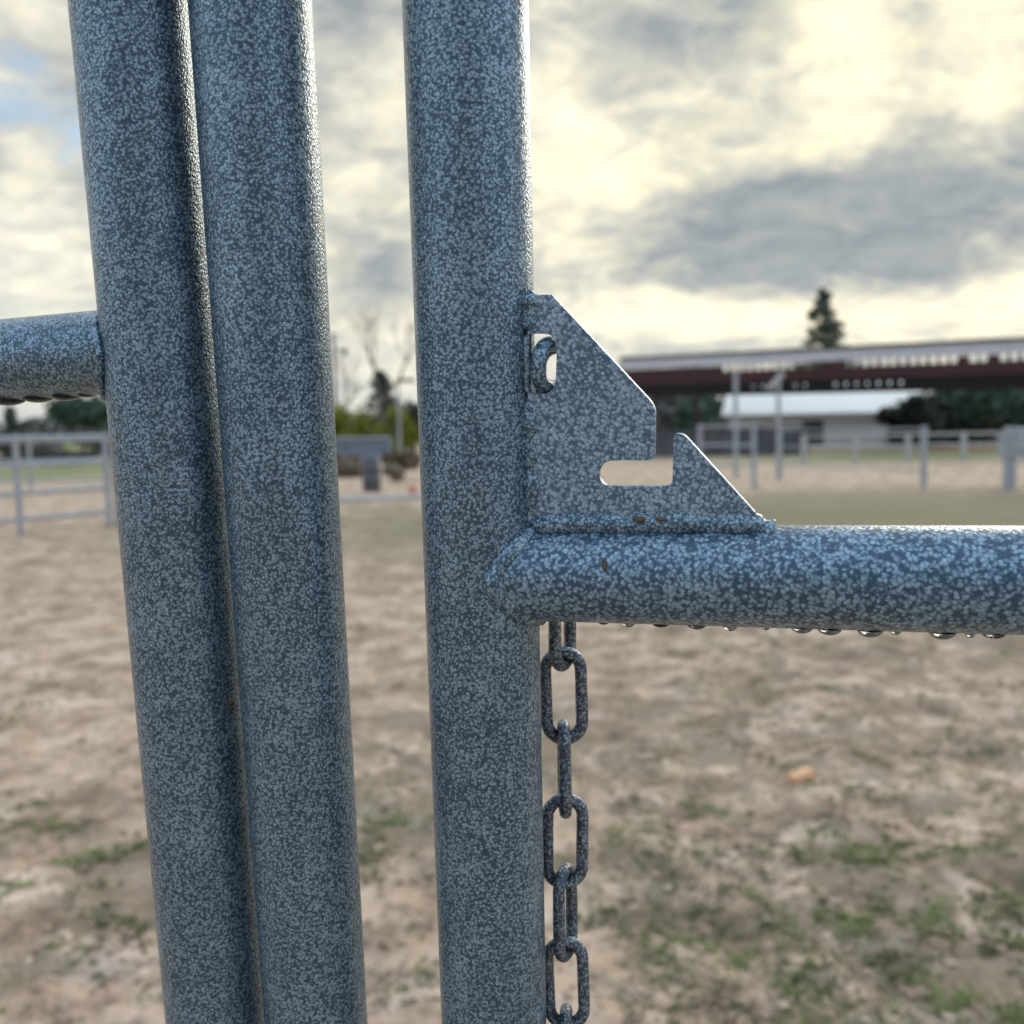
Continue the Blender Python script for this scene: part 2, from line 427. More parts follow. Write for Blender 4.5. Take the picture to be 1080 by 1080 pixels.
def on_post(px, py, c, r0):
    r = D((px - 540) / F, (540 - py) / F, 1).normalized()
    for k in range(3000):
        q = CAM + r * (.28 + k * .0001); e = q - c; e2 = e - UP * e.dot(UP)
        if e2.length < r0: return q, e2.normalized()
    return None, None
q, n_ = on_post(242, 742, C1, RP)
if q:
    mb = MB(); a = n_.orthogonal(); w_ = n_.cross(a)
    for k in range(3):
        p = q + a * random.uniform(-.001, .001) + w_ * random.uniform(-.001, .001)
        mb.tube([p - UP * .0016, p + n_ * .0006, p + UP * .0014], [.0003, .0009, .0002], 7)
    tag(mb.build('dirt_fleck', M['husk'], None, q), 'small brown dirt fleck stuck on the leftmost post in the gap beside the second post', 'dirt fleck')

# ------------------------------------------------------------------ ground
def bumps(x, y):
    r = math.hypot(x, y)
    if r > 16 or r < .3: return 0.
    f = min(1, (16 - r) / 6)
    v = noise.noise(Vector((x * 2.2, y * 2.2, 0))) * .020 + noise.noise(Vector((x * 5.7, y * 5.7, 3))) * .014 + noise.noise(Vector((x * 13, y * 13, 7))) * .010 + abs(noise.noise(Vector((x * 24, y * 24, 1)))) * .009
    return v * f * 1.6
az = [math.radians(a) for a in np.concatenate([np.linspace(-40, 40, 420), np.linspace(40, 320, 90)[1:-1]])]
rs = [.15]
while rs[-1] < 16: rs.append(rs[-1] * 1.011)
while rs[-1] < 3000: rs.append(rs[-1] * 1.09)
vs = [(0, 0, 0)]; fs = []
na = len(az)
for r in rs:
    for a in az:
        x, y = r * math.sin(a), r * math.cos(a)
        vs.append((x, y, bumps(x, y) if -.75 < a < .75 else 0.))
for i in range(na): fs.append((0, 1 + (i + 1) % na, 1 + i))
for j in range(len(rs) - 1):
    for i in range(na):
        a0 = 1 + j * na + i; a1 = 1 + j * na + (i + 1) % na
        fs.append((a0, a1, a1 + na, a0 + na))
gm, ns, ls, b = nm('trodden_sandy_ground')
tcn = N(ns, 'ShaderNodeTexCoord')
def noi(scale, det=4., rough=.6, off=(0, 0, 0), stretch=(1, 1, 1)):
    mp = N(ns, 'ShaderNodeMapping'); mp.inputs['Location'].default_value = off; mp.inputs['Scale'].default_value = stretch
    ls.new(tcn.outputs['Object'], mp.inputs['Vector'])
    n = N(ns, 'ShaderNodeTexNoise', Scale=scale, Detail=det, Roughness=rough); ls.new(mp.outputs[0], n.inputs['Vector']); return n.outputs[0]
A = ramp(ns, [(.35, (.23, .150, .102)), (.49, (.525, .368, .256)), (.63, (.71, .54, .41))]); ls.new(noi(2.6, 7., .68), A.inputs[0])
B = ramp(ns, [(.40, (0, 0, 0)), (.60, (1, 1, 1))]); ls.new(noi(.55, 4., .6, (11, 3, 0)), B.inputs[0])
c = mixc(ns, ls, math_n(ns, ls, 'MULTIPLY', B.outputs[0], .35), A.outputs[0], (.54, .39, .27))
W = ramp(ns, [(.50, (0, 0, 0)), (.66, (1, 1, 1))]); ls.new(noi(5., 6., .72, (5, 9, 2)), W.inputs[0])
c = mixc(ns, ls, math_n(ns, ls, 'MULTIPLY', W.outputs[0], .62), c, (.155, .105, .066))
W2 = ramp(ns, [(.55, (0, 0, 0)), (.70, (1, 1, 1))]); ls.new(noi(17., 4., .6, (15, 2, 2)), W2.inputs[0])
c = mixc(ns, ls, math_n(ns, ls, 'MULTIPLY', W2.outputs[0], .45), c, (.15, .12, .08))
# thin moss-like green cover: patchy near, denser in some far fields
sepx = N(ns, 'ShaderNodeSeparateXYZ'); ls.new(tcn.outputs['Object'], sepx.inputs[0])
def blob(cx, cy, rx, ry):
    dx = math_n(ns, ls, 'DIVIDE', math_n(ns, ls, 'SUBTRACT', sepx.outputs[0], cx), rx)
    dy = math_n(ns, ls, 'DIVIDE', math_n(ns, ls, 'SUBTRACT', sepx.outputs[1], cy), ry)
    s = math_n(ns, ls, 'ADD', math_n(ns, ls, 'MULTIPLY', dx, dx), math_n(ns, ls, 'MULTIPLY', dy, dy))
    return math_n(ns, ls, 'POWER', 2.718, math_n(ns, ls, 'MULTIPLY', s, -1.))
cov = noi(1.1, 5., .65, (2, 7, 4))
cov2 = math_n(ns, ls, 'ADD', math_n(ns, ls, 'MULTIPLY', cov, .45), math_n(ns, ls, 'MULTIPLY', noi(5.5, 5., .62, (3, 3, 3)), .55))
tot = None
BL = [(G(960, 1000), .55, .75, .06), (at(950, 15.5), 8.5, 4.0, .30), (G(930, 740), 3.2, 2.4, .085), (G(110, 950), .35, .3, .11), (G(420, 880), .5, .3, .08)]
for (g, rx, ry, k) in BL:
    t = math_n(ns, ls, 'MULTIPLY', blob(g.x, g.y, rx, ry), k)
    tot = t if tot is None else math_n(ns, ls, 'ADD', tot, t)
cov3 = math_n(ns, ls, 'ADD', cov2, tot)
GR = ramp(ns, [(.535, (0, 0, 0)), (.59, (1, 1, 1))]); ls.new(cov3, GR.inputs[0])
gc = ramp(ns, [(.35, (.095, .080, .048)), (.65, (.175, .145, .092))]); ls.new(noi(4., 3., .6, (8, 1, 0)), gc.inputs[0])
c = mixc(ns, ls, math_n(ns, ls, 'MULTIPLY', GR.outputs[0], .55), c, gc.outputs[0])
# two far green fields
far = None
for (g, rx, ry) in [(at(50, 38), 5, 7), (at(945, 36), 5.5, 4.5), (at(60, 120), 60, 50), (at(900, 140), 80, 60)]:
    t = blob(g.x, g.y, rx, ry); far = t if far is None else math_n(ns, ls, 'ADD', far, t)
c = mixc(ns, ls, math_n(ns, ls, 'MULTIPLY', far, .9, clamp=True), c, (.15, .19, .065))
ol = math_n(ns, ls, 'MULTIPLY', blob(at(960, 15.0).x, 15.0, 9.5, 4.2), math_n(ns, ls, 'MULTIPLY_ADD', noi(.9, 4., .6, (1, 2, 8)), .9, .42), clamp=True)
c = mixc(ns, ls, ol, c, (.185, .165, .085))
ls.new(c, b.inputs['Base Color']); b.inputs['Roughness'].default_value = .9; b.inputs['Specular IOR Level'].default_value = .25
bp = N(ns, 'ShaderNodeBump', Strength=.9, Distance=.035); ls.new(noi(9., 8., .7), bp.inputs['Height']); ls.new(bp.outputs[0], b.inputs['Normal'])
me = bpy.data.meshes.new('ground'); me.from_pydata(vs, [], fs); me.materials.append(gm)
me.polygons.foreach_set('use_smooth', [True] * len(fs)); me.update()
go = bpy.data.objects.new('ground', me); col.objects.link(go); tag(go, kind='structure')

# tufts of grass and weeds: one object of blades
blm, ns, ls, b = nm('grass_blades')
tcn = N(ns, 'ShaderNodeTexCoord')
nz = N(ns, 'ShaderNodeTexNoise', Scale=3.2, Detail=3.0); ls.new(tcn.outputs['Object'], nz.inputs['Vector'])
r = ramp(ns, [(.32, (.14, .122, .062)), (.47, (.175, .175, .066)), (.63, (.20, .25, .068))]); ls.new(nz.outputs[0], r.inputs[0]); ls.new(r.outputs[0], b.inputs['Base Color'])
b.inputs['Roughness'].default_value = .6
vs, fs = [], []
def tuft(x, y, n, rad, h):
    z0 = bumps(x, y)
    for _ in range(n):
        a = random.uniform(0, 2 * PI); q = rad * math.sqrt(random.random())
        bx, by = x + q * math.cos(a), y + q * math.sin(a)
        hh = h * random.uniform(.4, 1.1); w = random.uniform(.0018, .004); t = random.uniform(0, 2 * PI); le = random.uniform(.3, 1.2) * hh
        ca, sa = math.cos(t), math.sin(t); i = len(vs)
        z = z0 - .004
        vs.extend([(bx - sa * w, by + ca * w, z), (bx + sa * w, by - ca * w, z), (bx + ca * le * .4 + sa * w * .8, by + sa * le * .4 - ca * w * .8, z + hh * .7), (bx + ca * le * .4 - sa * w * .8, by + sa * le * .4 + ca * w * .8, z + hh * .7), (bx + ca * le, by + sa * le, z + hh)])
        fs.append((i, i + 1, i + 2, i + 3)); fs.append((i + 3, i + 2, i + 4))
for px, py, k in [(900, 905, 9), (960, 900, 7), (930, 915, 8), (1000, 905, 3), (1040, 940, 8), (1060, 960, 10), (930, 955, 7), (975, 965, 10), (985, 985, 10), (905, 975, 8), (900, 990, 6), (945, 1010, 6), (965, 1035, 9), (920, 1015, 6), (840, 1030, 7), (850, 1045, 7), (1010, 1060, 8), (1070, 1075, 8), (812, 970, 5), (737, 958, 4), (757, 987, 4), (705, 1000, 3), (870, 965, 4), (790, 943, 4), (830, 898, 5), (865, 880, 4), (745, 855, 5), (735, 882, 3), (630, 960, 4), (630, 965, 4),
                  (110, 900, 14), (85, 912, 10), (145, 893, 12), (60, 870, 7), (20, 875, 6), (125, 980, 11), (110, 970, 7), (395, 902, 7), (430, 870, 8), (400, 865, 5), (90, 1010, 4), (40, 850, 3), (250, 850, 3), (1075, 1000, 9), (1050, 1000, 5), (885, 1060, 4), (935, 840, 4), (420, 790, 3)]:
    for _ in range(int(k * 2.6)):
        g = G(px + random.gauss(0, 15), py + random.gauss(0, 6))
        tuft(g.x, g.y, random.randint(8, 18), random.uniform(.010, .04), random.uniform(.011, .028))
for _ in range(330):
    px0 = random.choice((random.uniform(640, 1130), random.uniform(640, 1130), random.uniform(-40, 460))); py0 = 1090 - 430 * random.random() ** .75
    g0 = G(px0, py0); sgx = random.uniform(.02, .10)
    for _ in range(random.randint(3, 13)):
        tuft(g0.x + random.gauss(0, sgx), g0.y + random.gauss(0, sgx * .8), random.randint(5, 11), random.uniform(.008, .03), random.uniform(.008, .022))
cnt = 0
while cnt < 2600:
    py = random.uniform(560, 1090); px = random.uniform(-60, 1140); g = G(px, py)
    if noise.noise(Vector((g.x * 1.3, g.y * 1.3, 20))) + .5 * noise.noise(Vector((g.x * 4, g.y * 4, 9))) + (.12 if px > 700 else 0) < .30: continue
    tuft(g.x, g.y, random.randint(3, 8), random.uniform(.012, .05), random.uniform(.006, .018)); cnt += 1
me = bpy.data.meshes.new('grass_tufts'); me.from_pydata(vs, [], fs); me.materials.append(blm); me.update()
o = bpy.data.objects.new('grass_tufts', me); col.objects.link(o)
tag(o, 'low patchy tufts of green and olive grass scattered over the sandy ground', 'grass', kind='stuff')

# clods and chips of dry dirt, trodden loose
cm, ns, ls, b = nm('dirt_clods')
tcn = N(ns, 'ShaderNodeTexCoord')
nz = N(ns, 'ShaderNodeTexNoise', Scale=21.0, Detail=3.0); ls.new(tcn.outputs['Object'], nz.inputs['Vector'])
r = ramp(ns, [(.35, (.17, .115, .075)), (.55, (.36, .255, .175)), (.68, (.58, .46, .33))]); ls.new(nz.outputs[0], r.inputs[0]); ls.new(r.outputs[0], b.inputs['Base Color'])
b.inputs['Roughness'].default_value = .95
bmi = bmesh.new(); bmesh.ops.create_icosphere(bmi, subdivisions=1, radius=1); ico_v = [v.co.copy() for v in bmi.verts]; ico_f = [[v.index for v in f.verts] for f in bmi.faces]; bmi.free()
mb = MB(); cnt = 0
while cnt < 2600:
    py = random.uniform(570, 1090); px = random.uniform(-60, 1140); g = G(px, py)
    if noise.noise(Vector((g.x * 1.7, g.y * 1.7, 40))) < -.12: continue
    q = random.choice((.006, .008, .010, .014, .020)) * random.uniform(.7, 1.2); a = random.uniform(0, 6.28); ca, sa = math.cos(a), math.sin(a)
    sxx, syy, szz = q * random.uniform(.9, 1.6), q * random.uniform(.7, 1.1), q * random.uniform(.4, .8); z0 = bumps(g.x, g.y)
    vv = []
    for c_ in ico_v:
        k = random.uniform(.75, 1.2); x, y = c_.x * sxx * k, c_.y * syy * k
        vv.append((g.x + x * ca - y * sa, g.y + x * sa + y * ca, z0 + c_.z * szz * k))
    mb.add(vv, ico_f); cnt += 1
tag(mb.build('dirt_clods', cm), 'loose clods and chips of dry dirt scattered over the ground', 'dirt', kind='stuff')

# brick and stalk lying on the ground
g = G(845, 826)
bm = bmesh.new(); bmesh.ops.create_cube(bm, size=1)
for v in bm.verts: v.co = Vector((v.co.x * .105, v.co.y * .06, v.co.z * .045))
bmesh.ops.bevel(bm, geom=bm.edges[:], offset=.008, segments=3, affect='EDGES')
bmesh.ops.subdivide_edges(bm, edges=bm.edges[:], cuts=1)
for v in bm.verts: v.co += v.co.normalized() * .004 * noise.noise(v.co * 45)
me = bpy.data.meshes.new('brick_fragment'); bm.to_mesh(me); bm.free(); me.materials.append(M['brick'])
o = bpy.data.objects.new('brick_fragment', me); col.objects.link(o)
o.location = (g.x, g.y, bumps(g.x, g.y) + .022); o.rotation_euler = (.08, -.22, math.radians(24))
tag(o, 'small orange brick fragment lying alone on the bare dirt', 'brick')
mb = MB(); pts = []
for px, py, h in [(612, 1028, .010), (640, 1042, .022), (668, 1060, .018), (700, 1078, .008)]:
    g = G(px, py); pts.append(Vector((g.x, g.y, bumps(g.x, g.y) + h)))
mb.tube(pts, [.002, .004, .004, .002], 8); o = mb.build('dry_stalk', M['straw'], None, pts[0]); tag(o, 'pale dry plant stalk lying on the dirt beside the chain', 'stalk')

# ------------------------------------------------------------------ fences beyond
def pipe_panel(name, p0, p1, h, rails, label, cat, group, m, rr=.03, posts=(0, 1), pr=.035, z0=0):
    a, b_ = Vector((p0.x, p0.y, z0)), Vector((p1.x, p1.y, z0))
    t = thing(name, a, label, cat, group)
    for s in posts:
        q = a.lerp(b_, s); mb = MB(); mb.tube([q, q + Vector((0, 0, h + .04))], pr, 10); mb.build('post', m, t, a)
    for z in rails:
        mb = MB(); mb.tube([a + Vector((0, 0, z)), b_ + Vector((0, 0, z))], rr, 8); mb.build('rail', m, t, a)
    return t
LG = 'grey pipe panels of the pen beyond the left rail'
q0, q1 = at(-120, 13.6), at(110, 15.9)
ext = q1 + (q1 - q0).normalized() * 3.0
pipe_panel('pipe_fence', q0, q1, 1.44, [.24, .62, 1.03, 1.42], 'nearer grey pipe panel left of the leftmost post, four rails', 'fence panel', LG, M['galv'], .034, (0, .55, 1), .045)
pipe_panel('pipe_fence', q1 + (ext - q1) * .03, ext, 1.44, [.24, .62, 1.03, 1.42], 'grey pipe panel continuing behind the two close posts', 'fence panel', LG, M['galv'], .034, (.02, 1), .045)
pipe_panel('pipe_fence', at(-90, 26), at(250, 25), 1.3, [.3, .8, 1.28], 'farther grey pipe panel seen through the nearer one', 'fence panel', LG, M['galv'], .035, (0, .36, .7, 1), .045)
RG = 'grey pipe panels of the far pen at right'
w = [at(738, 22.5), at(795, 21.3), at(822, 24.0), at(975, 20.4), at(1066, 19.6), at(1180, 18.6)]
pipe_panel('pipe_fence', w[0], w[1], 1.32, [.45, .9, 1.30], 'short grey pipe panel just right of the pointed hook', 'fence panel', RG, M['galv'], .025, (0, 1), .05)
pipe_panel('pipe_fence', w[2], w[3], 1.2, [.35, .78, 1.18], 'long thin grey pipe panel in front of the low white shed', 'fence panel', RG, M['galv'], .016, (0, 1), .065)
pipe_panel('pipe_fence', w[4], w[5], 1.15, [.75, 1.12], 'grey boarded pipe gate at the far right edge', 'fence panel', RG, M['galv'], .05, (0, 1), .12)
mb = MB()
dirv = (w[5] - w[4]); lead = w[4] - dirv * .17
for z in (.64, .76, .88, 1.0):
    mb.box((0, -.02, z), ((w[5] - lead).length, .02, z + .09), Matrix.Translation(lead + Vector((0, -.16, 0))) @ Matrix.Rotation(math.atan2(dirv.y, dirv.x), 4, 'Z'))
tt = [o for o in bpy.data.objects if o.get('label', '').startswith('grey boarded')][0]
mb.build('board', M['galv'], tt, tt.location)
# pale rail fence round the green field
prev = None; names = ['leftmost', 'second', 'third', 'fourth', 'fifth']
ppx = [848, 903, 958, 1017, 1080, 1150]
for i in range(5):
    a, b_ = at(ppx[i], 31.5 - i * .2), at(ppx[i + 1], 31.3 - i * .2)
    pipe_panel('rail_fence', a, b_, .86, [.52, .84], ['pale rail fence section starting below the dark doorway of the white shed', 'pale rail fence section centred below the end of the white shed', 'pale rail fence section crossing behind the single grey pole', 'pale rail fence section ending at the right boarded gate', 'pale rail fence section hidden mostly behind the boarded gate'][i], 'fence', 'pale rail fence sections by the green field', M['pale'], .035, (0,), .085)
# tall poles near the shelter
for px, d, top, lab in [(776, 25, 393, 'tall grey steel pole in front of the maroon girder, left of the white shed'), (821, 26, 396, 'tall grey steel pole with diagonal brace under the maroon girder')]:
    a = at(px, d); h = zz(px, top, d)
    t = thing('steel_pole', a, lab, 'pole', 'tall poles by the shelter')
    mb = MB(); mb.tube([a, a + Vector((0, 0, h))], .055, 10); mb.build('shaft', M['galv'], t, a)
    mb = MB(); mb.box((-.12, -.12, .0), (.12, .12, .02), Matrix.Translation(a)); mb.build('base_plate', M['galv'], t, a)
    if px == 821:
        mb = MB(); mb.tube([a + Vector((-.25, 0, h - .35)), a + Vector((.12, 0, h + .05))], .07, 8); mb.build('brace', M['pale'], t, a)
# dark board fence in front of the shed
a, b_ = at(672, 38.5), at(852, 38.5)
t = thing('board_fence', a, 'dark weathered board fence in front of the low white shed', 'fence')
mb = MB(); L = (b_ - a).length; Mx = Matrix.Translation(a) @ Matrix.Rotation(math.atan2((b_ - a).y, (b_ - a).x), 4, 'Z')
n = int(L / .16)
for i in range(n): mb.box((i * .16 + .004, -.012 + random.uniform(-.006, .006), .03), (i * .16 + .154, .012, 1.05 + random.uniform(-.03, .03)), Mx)
mb.build('boards', M['board'], t, a)
mb = MB()
for z in (.3, .85): mb.box((0, .026, z), (L, .07, z + .09), Mx)
mb.build('back_rail', M['board'], t, a)
for k in range(4):
    mb = MB(); x = L * k / 3; mb.box((x - .05, .075, 0), (x + .05, .17, 1.12), Mx); mb.build('post', M['board'], t, a)

# ------------------------------------------------------------------ long open shelter
pl, pr_ = at(681, 45.4), at(1080, 36.0)
ex = (pr_ - pl).normalized(); ey = Vector((-ex.y, ex.x, 0))
if ey.y < 0: ey = -ey
orig = pl - ex * 1.6
Ltot = (pr_ - pl).length + 1.6 + 9
L0 = (pr_ - pl).length
t = thing('open_shelter', orig, 'long open sided shelter with white ribbed roof edge on a deep maroon girder', 'shelter')
def sh(s, y, z): return orig + ex * s + ey * y + Vector((0, 0, z - .2 * (s - 1.6) / L0))
def sbox(mb, s0_, s1_, y0, y1, z0, z1):
    vs = [sh(s0_, y0, z0), sh(s1_, y0, z0), sh(s1_, y1, z0), sh(s0_, y1, z0), sh(s0_, y0, z1), sh(s1_, y0, z1), sh(s1_, y1, z1), sh(s0_, y1, z1)]
    mb.add(vs, [(0,3,2,1),(4,5,6,7),(0,1,5,4),(1,2,6,5),(2,3,7,6),(3,0,4,7)])
ZT, ZF, ZB = 4.23, 3.72, 2.46
mb = MB(); sbox(mb, 0, Ltot, .72, 7.5, ZT - .13, ZT - .06); mb.build('roof', M['white'], t, orig)
mb = MB(); sbox(mb, -.05, Ltot, .50, .85, ZT - .055, ZT + .07); mb.build('roof_cap', M['cap'], t, orig)
mb = MB(); vs, fs = [], []; k = 0; s = 0
prof = [(0, 0), (.26, 0), (.30, -.05), (.36, -.05), (.40, 0)]
while s < Ltot - .4:
    for (dx, dy) in prof[:-1]:
        vs += [sh(s + dx, dy, ZF), sh(s + dx, dy + .55, ZT - .06)]
    s += .40
for i in range(len(vs) // 2 - 1): fs.append((2 * i, 2 * i + 2, 2 * i + 3, 2 * i + 1))
mb.add(vs, fs); mb.build('fascia', M['white'], t, orig)
# girder: upper row with openings where the sky shows, solid web, lower chord coloured with the shade beneath the roof, small openings
def spx(px):                                          # length along the shelter at picture column px
    r = D((px - 540) / F, 0, 1); best = 0
    lo, hi = -5., 60.
    for _ in range(60):
        m_ = (lo + hi) / 2; q = orig + ex * m_ - CAM
        if q.dot(CX) / q.dot(FW) * F + 540 < px: lo = m_
        else: hi = m_
    return lo
up = MB(); dk = MB()
za0, za1 = ZF - .36, ZF - .02
def openrow(mb, spans, z0, z1, step, wid, y0, y1):
    s = 0; 
    holes = []
    for (p0, p1) in spans:
        q = spx(p0)
        while q < spx(p1): holes.append((q, q + wid * random.uniform(.85, 1.1))); q += step
    for (h0, h1) in holes:
        if h0 > s: sbox(mb, s, h0, y0, y1, z0, z1)
        s = h1
    sbox(mb, s, Ltot, y0, y1, z0, z1)
openrow(up, [(762, 858), (888, 1003), (1020, 1034), (1052, 1190)], za0 + .10, za1, .36, .27, .02, .16)
sbox(up, 0, Ltot, .0, .18, ZF - .72, za0 + .10)
up.build('girder', M['maroon'], t, orig)
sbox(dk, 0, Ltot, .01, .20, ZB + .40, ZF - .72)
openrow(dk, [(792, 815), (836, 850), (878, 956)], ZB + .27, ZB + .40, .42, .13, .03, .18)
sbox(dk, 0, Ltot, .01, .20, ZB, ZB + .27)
dk.build('lower_chord', M['shade_maroon'], t, orig)
for s in (.3, 20.5):
    for y in (.1, 7.3):
        mb = MB(); sbox(mb, s - .07, s + .07, y - .07, y + .07, -.3, (ZB if y < 1 else ZT - .13)); mb.build('post', M['maroon'], t, orig)

# low white shed
dS = 52
a, b_ = at(768, dS), at(968, dS - 2.6)
exS = (b_ - a).normalized(); an = math.atan2(exS.y, exS.x); LS = (b_ - a).length
t = thing('white_shed', a, 'low white shed with cream roof and dark doorway seen under the girder', 'shed')
Mx = Matrix.Translation(a) @ Matrix.Rotation(an, 4, 'Z')
ez = zz(850, 437, dS)
mb = MB(); mb.box((0, 0, 0), (LS, 9, ez), Mx); mb.build('wall', M['bluewhite'], t, a)
mb = MB(); rz = ez + 1.9
mb.add([Mx @ Vector(q) for q in [(-.3, -.35, ez - .06), (LS + .3, -.35, ez - .06), (LS + .3, 4.5, rz), (-.3, 4.5, rz), (LS + .3, 9.35, ez - .06), (-.3, 9.35, ez - .06),
        (-.3, -.35, ez + .06), (LS + .3, -.35, ez + .06), (LS + .3, 4.5, rz + .12), (-.3, 4.5, rz + .12), (LS + .3, 9.35, ez + .06), (-.3, 9.35, ez + .06)]],
       [(0,3,2,1),(3,5,4,2),(6,7,8,9),(9,8,10,11),(0,1,7,6),(5,11,10,4),(0,6,9,3),(3,9,11,5),(1,2,8,7),(2,4,10,8)]); rf = mb.build('roof', M['cream'], t, a)
mb = MB(); mb.box((-.3, -.47, ez - .16), (LS + .3, -.36, ez - .02), Mx); mb.build('gutter', M['galv'], t, a)
xd = (860 - 768) / 200 * LS
mb = MB(); mb.box((xd - .5, -.03, 0.1), (xd + .5, -.004, ez - .34), Mx); d_ = mb.build('door', M['darkopen'], t, a)
mb = MB(); mb.box((xd - .6, -.05, ez - .33), (xd + .6, -.005, ez - .25), Mx); mb.build('door_frame', M['bluewhite'], d_)
d_.children[0].location = -Vector(a) if False else (0, 0, 0)
for o in list(d_.children):                            # frame built in world coordinates: bring it into the shed's frame
    for v in o.data.vertices: v.co -= a
mb = MB(); mb.add([Mx @ Vector(q) for q in [(-.002, 0, ez), (-.002, 9, ez), (-.002, 4.5, rz - .06)]], [(0, 2, 1)]); mb.build('gable', M['bluewhite'], t, a)

# ------------------------------------------------------------------ middle background
a = at(330, 40); b_ = at(411, 40)
t = thing('sheet_metal_fence', a, 'blue grey sheet metal panel fence below the yellow green hedge', 'fence panel')
zt_, zb_ = zz(380, 463, 40), 0
mb = MB(); Mx = Matrix.Translation(a) @ Matrix.Rotation(math.atan2((b_ - a).y, (b_ - a).x), 4, 'Z'); L = (b_ - a).length
for i in range(int(L / .2)): mb.box((i * .2, -.015 - (.02 if i % 2 else 0), .25), (i * .2 + .2, .015, zt_), Mx)
mb.build('sheet', M['trough'], t, a)
mb = MB(); mb.tube([a + Vector((0, -.08, zt_ + .03)), b_ + Vector((0, -.08, zt_ + .03))], .05, 8); mb.build('top_rail', M['galv'], t, a)
for k in range(3):
    q = a.lerp(b_, k / 2) + Vector((0, .07, 0)); mb = MB(); mb.tube([q, q + Vector((0, 0, zt_))], .05, 8); mb.build('post', M['galv'], t, a)
# barrel
a = at(390, 23)
t = thing('plastic_barrel', a, 'dark blue plastic barrel standing on the dirt between the second and third posts', 'barrel')
prof = [(.0, 0), (.19, 0), (.205, .03), (.21, .25), (.225, .27), (.21, .29), (.21, .52), (.225, .54), (.21, .56), (.205, .76), (.19, .79), (.0, .79)]
mb = MB(); n = 24; vs = [(a.x + r_ * math.cos(2 * PI * i / n), a.y + r_ * math.sin(2 * PI * i / n), z) for r_, z in prof for i in range(n)]
mb.add(vs, [(j * n + i, j * n + (i + 1) % n, (j + 1) * n + (i + 1) % n, (j + 1) * n + i) for j in range(len(prof) - 1) for i in range(n)], True)
mb.build('body', M['barrel'], t, a)
mb = MB(); mb.tube([a + Vector((0, 0, .792)), a + Vector((0, 0, .812))], .17, 20); mb.build('lid', M['trough'], t, a)
# bucket
a = at(433, 21.5)
t = thing('feed_bucket', a, 'small salmon pink bucket on the dirt beside the third post', 'bucket')
mb = MB(); mb.tube([a, a + Vector((0, 0, .19))], [.075, .10], 18); mb.build('body', M['pink'], t, a)
mb = MB(); mb.tube([a + Vector((.1 * math.cos(PI * i / 10), 0, .19 + .09 * math.sin(PI * i / 10))) for i in range(11)], .004, 6); mb.build('handle', M['galv'], t, a)
# pale pole on the ground
a, b_ = at(330, 19.8), at(462, 20.6)
mb = MB(); mb.tube([a + Vector((0, 0, .045)), a.lerp(b_, .5) + Vector((0, 0, .038)), b_ + Vector((0, 0, .045))], .06, 10)
tag(mb.build('ground_pole', M['pale'], None, a), 'pale pole lying across the dirt in front of the barrel', 'pole')

# ------------------------------------------------------------------ trees
def leafquad(vs, fs, p, s):
    u = Vector((random.gauss(0, 1), random.gauss(0, 1), random.gauss(0, 1))).normalized()
    w_ = u.orthogonal().normalized(); x = u.cross(w_)
    i = len(vs); a = s * random.uniform(.6, 1.3); c_ = a * random.uniform(.4, .7)
    vs += [p + w_ * a, p + x * c_, p - w_ * a, p - x * c_]; fs.append((i, i + 1, i + 2, i + 3))
def finish(root, vs, fs, name, m, loc):
    mb = MB(); mb.add(vs, fs); return mb.build(name, m, root, loc)
def conifer(base, h, r, m, label, group=None, n=2600, ls_=.22, thin=.0, cat='tree'):
    t = thing('conifer_tree', base, label, cat, group)
    mb = MB(); mb.tube([base, base + Vector((0, 0, h * .5)), base + Vector((0, 0, h))], [h * .022, h * .014, h * .003], 8); mb.build('trunk', M['bark'], t, base)
    vs, fs = [], []; nb = int(h * 9)
    for k in range(nb):
        f = random.random() ** .8
        z = h * (.12 + .88 * f); L = r * (1 - f) ** .75 * random.uniform(.55, 1.1) + .12
        a = random.uniform(0, 2 * PI)
        if random.random() < thin: continue
        for q in range(n // nb):
            s = random.random() ** .7
            p = base + Vector((math.cos(a) * L * s, math.sin(a) * L * s, z - .22 * L * s)) + Vector((random.gauss(0, 1), random.gauss(0, 1), random.gauss(0, .8))) * (.10 + .07 * L)
            leafquad(vs, fs, p, ls_)
    finish(t, vs, fs, 'crown', m, base); return t
def broadleaf(base, h, rx, m, label, group=None, n=2800, ls_=.2, nc=14, ry=None, trunk=.3, name='evergreen_tree', cat='tree'):
    t = thing(name, base, label, cat, group); ry = ry or rx
    cl = []
    for k in range(nc):
        a = random.uniform(0, 2 * PI); q = math.sqrt(random.random())
        cl.append((base + Vector((rx * .75 * q * math.cos(a), ry * .75 * q * math.sin(a), h * random.uniform(trunk + .1, .88 - .25 * q))), random.uniform(.22, .42)))
    mb = MB(); top = base + Vector((0, 0, h * .55)); mb.tube([base, base.lerp(top, .5), top], [h * .03, h * .022, h * .012], 8)
    for (c_, _) in cl[:8]: mb.tube([base + Vector((0, 0, h * trunk)), c_], [h * .012, h * .004], 6)
    mb.build('trunk', M['bark'], t, base)
    vs, fs = [], []
    for (c_, s) in cl:
        for _ in range(n // nc):
            v = Vector((random.gauss(0, 1), random.gauss(0, 1), random.gauss(0, 1))).normalized() * (random.random() ** .45)
            p = c_ + Vector((v.x * rx * s * 1.3, v.y * ry * s * 1.3, v.z * h * s * .55))
            if p.z < base.z + .02: p.z = base.z + .02
            leafquad(vs, fs, p, ls_)
    finish(t, vs, fs, 'crown', m, base); return t
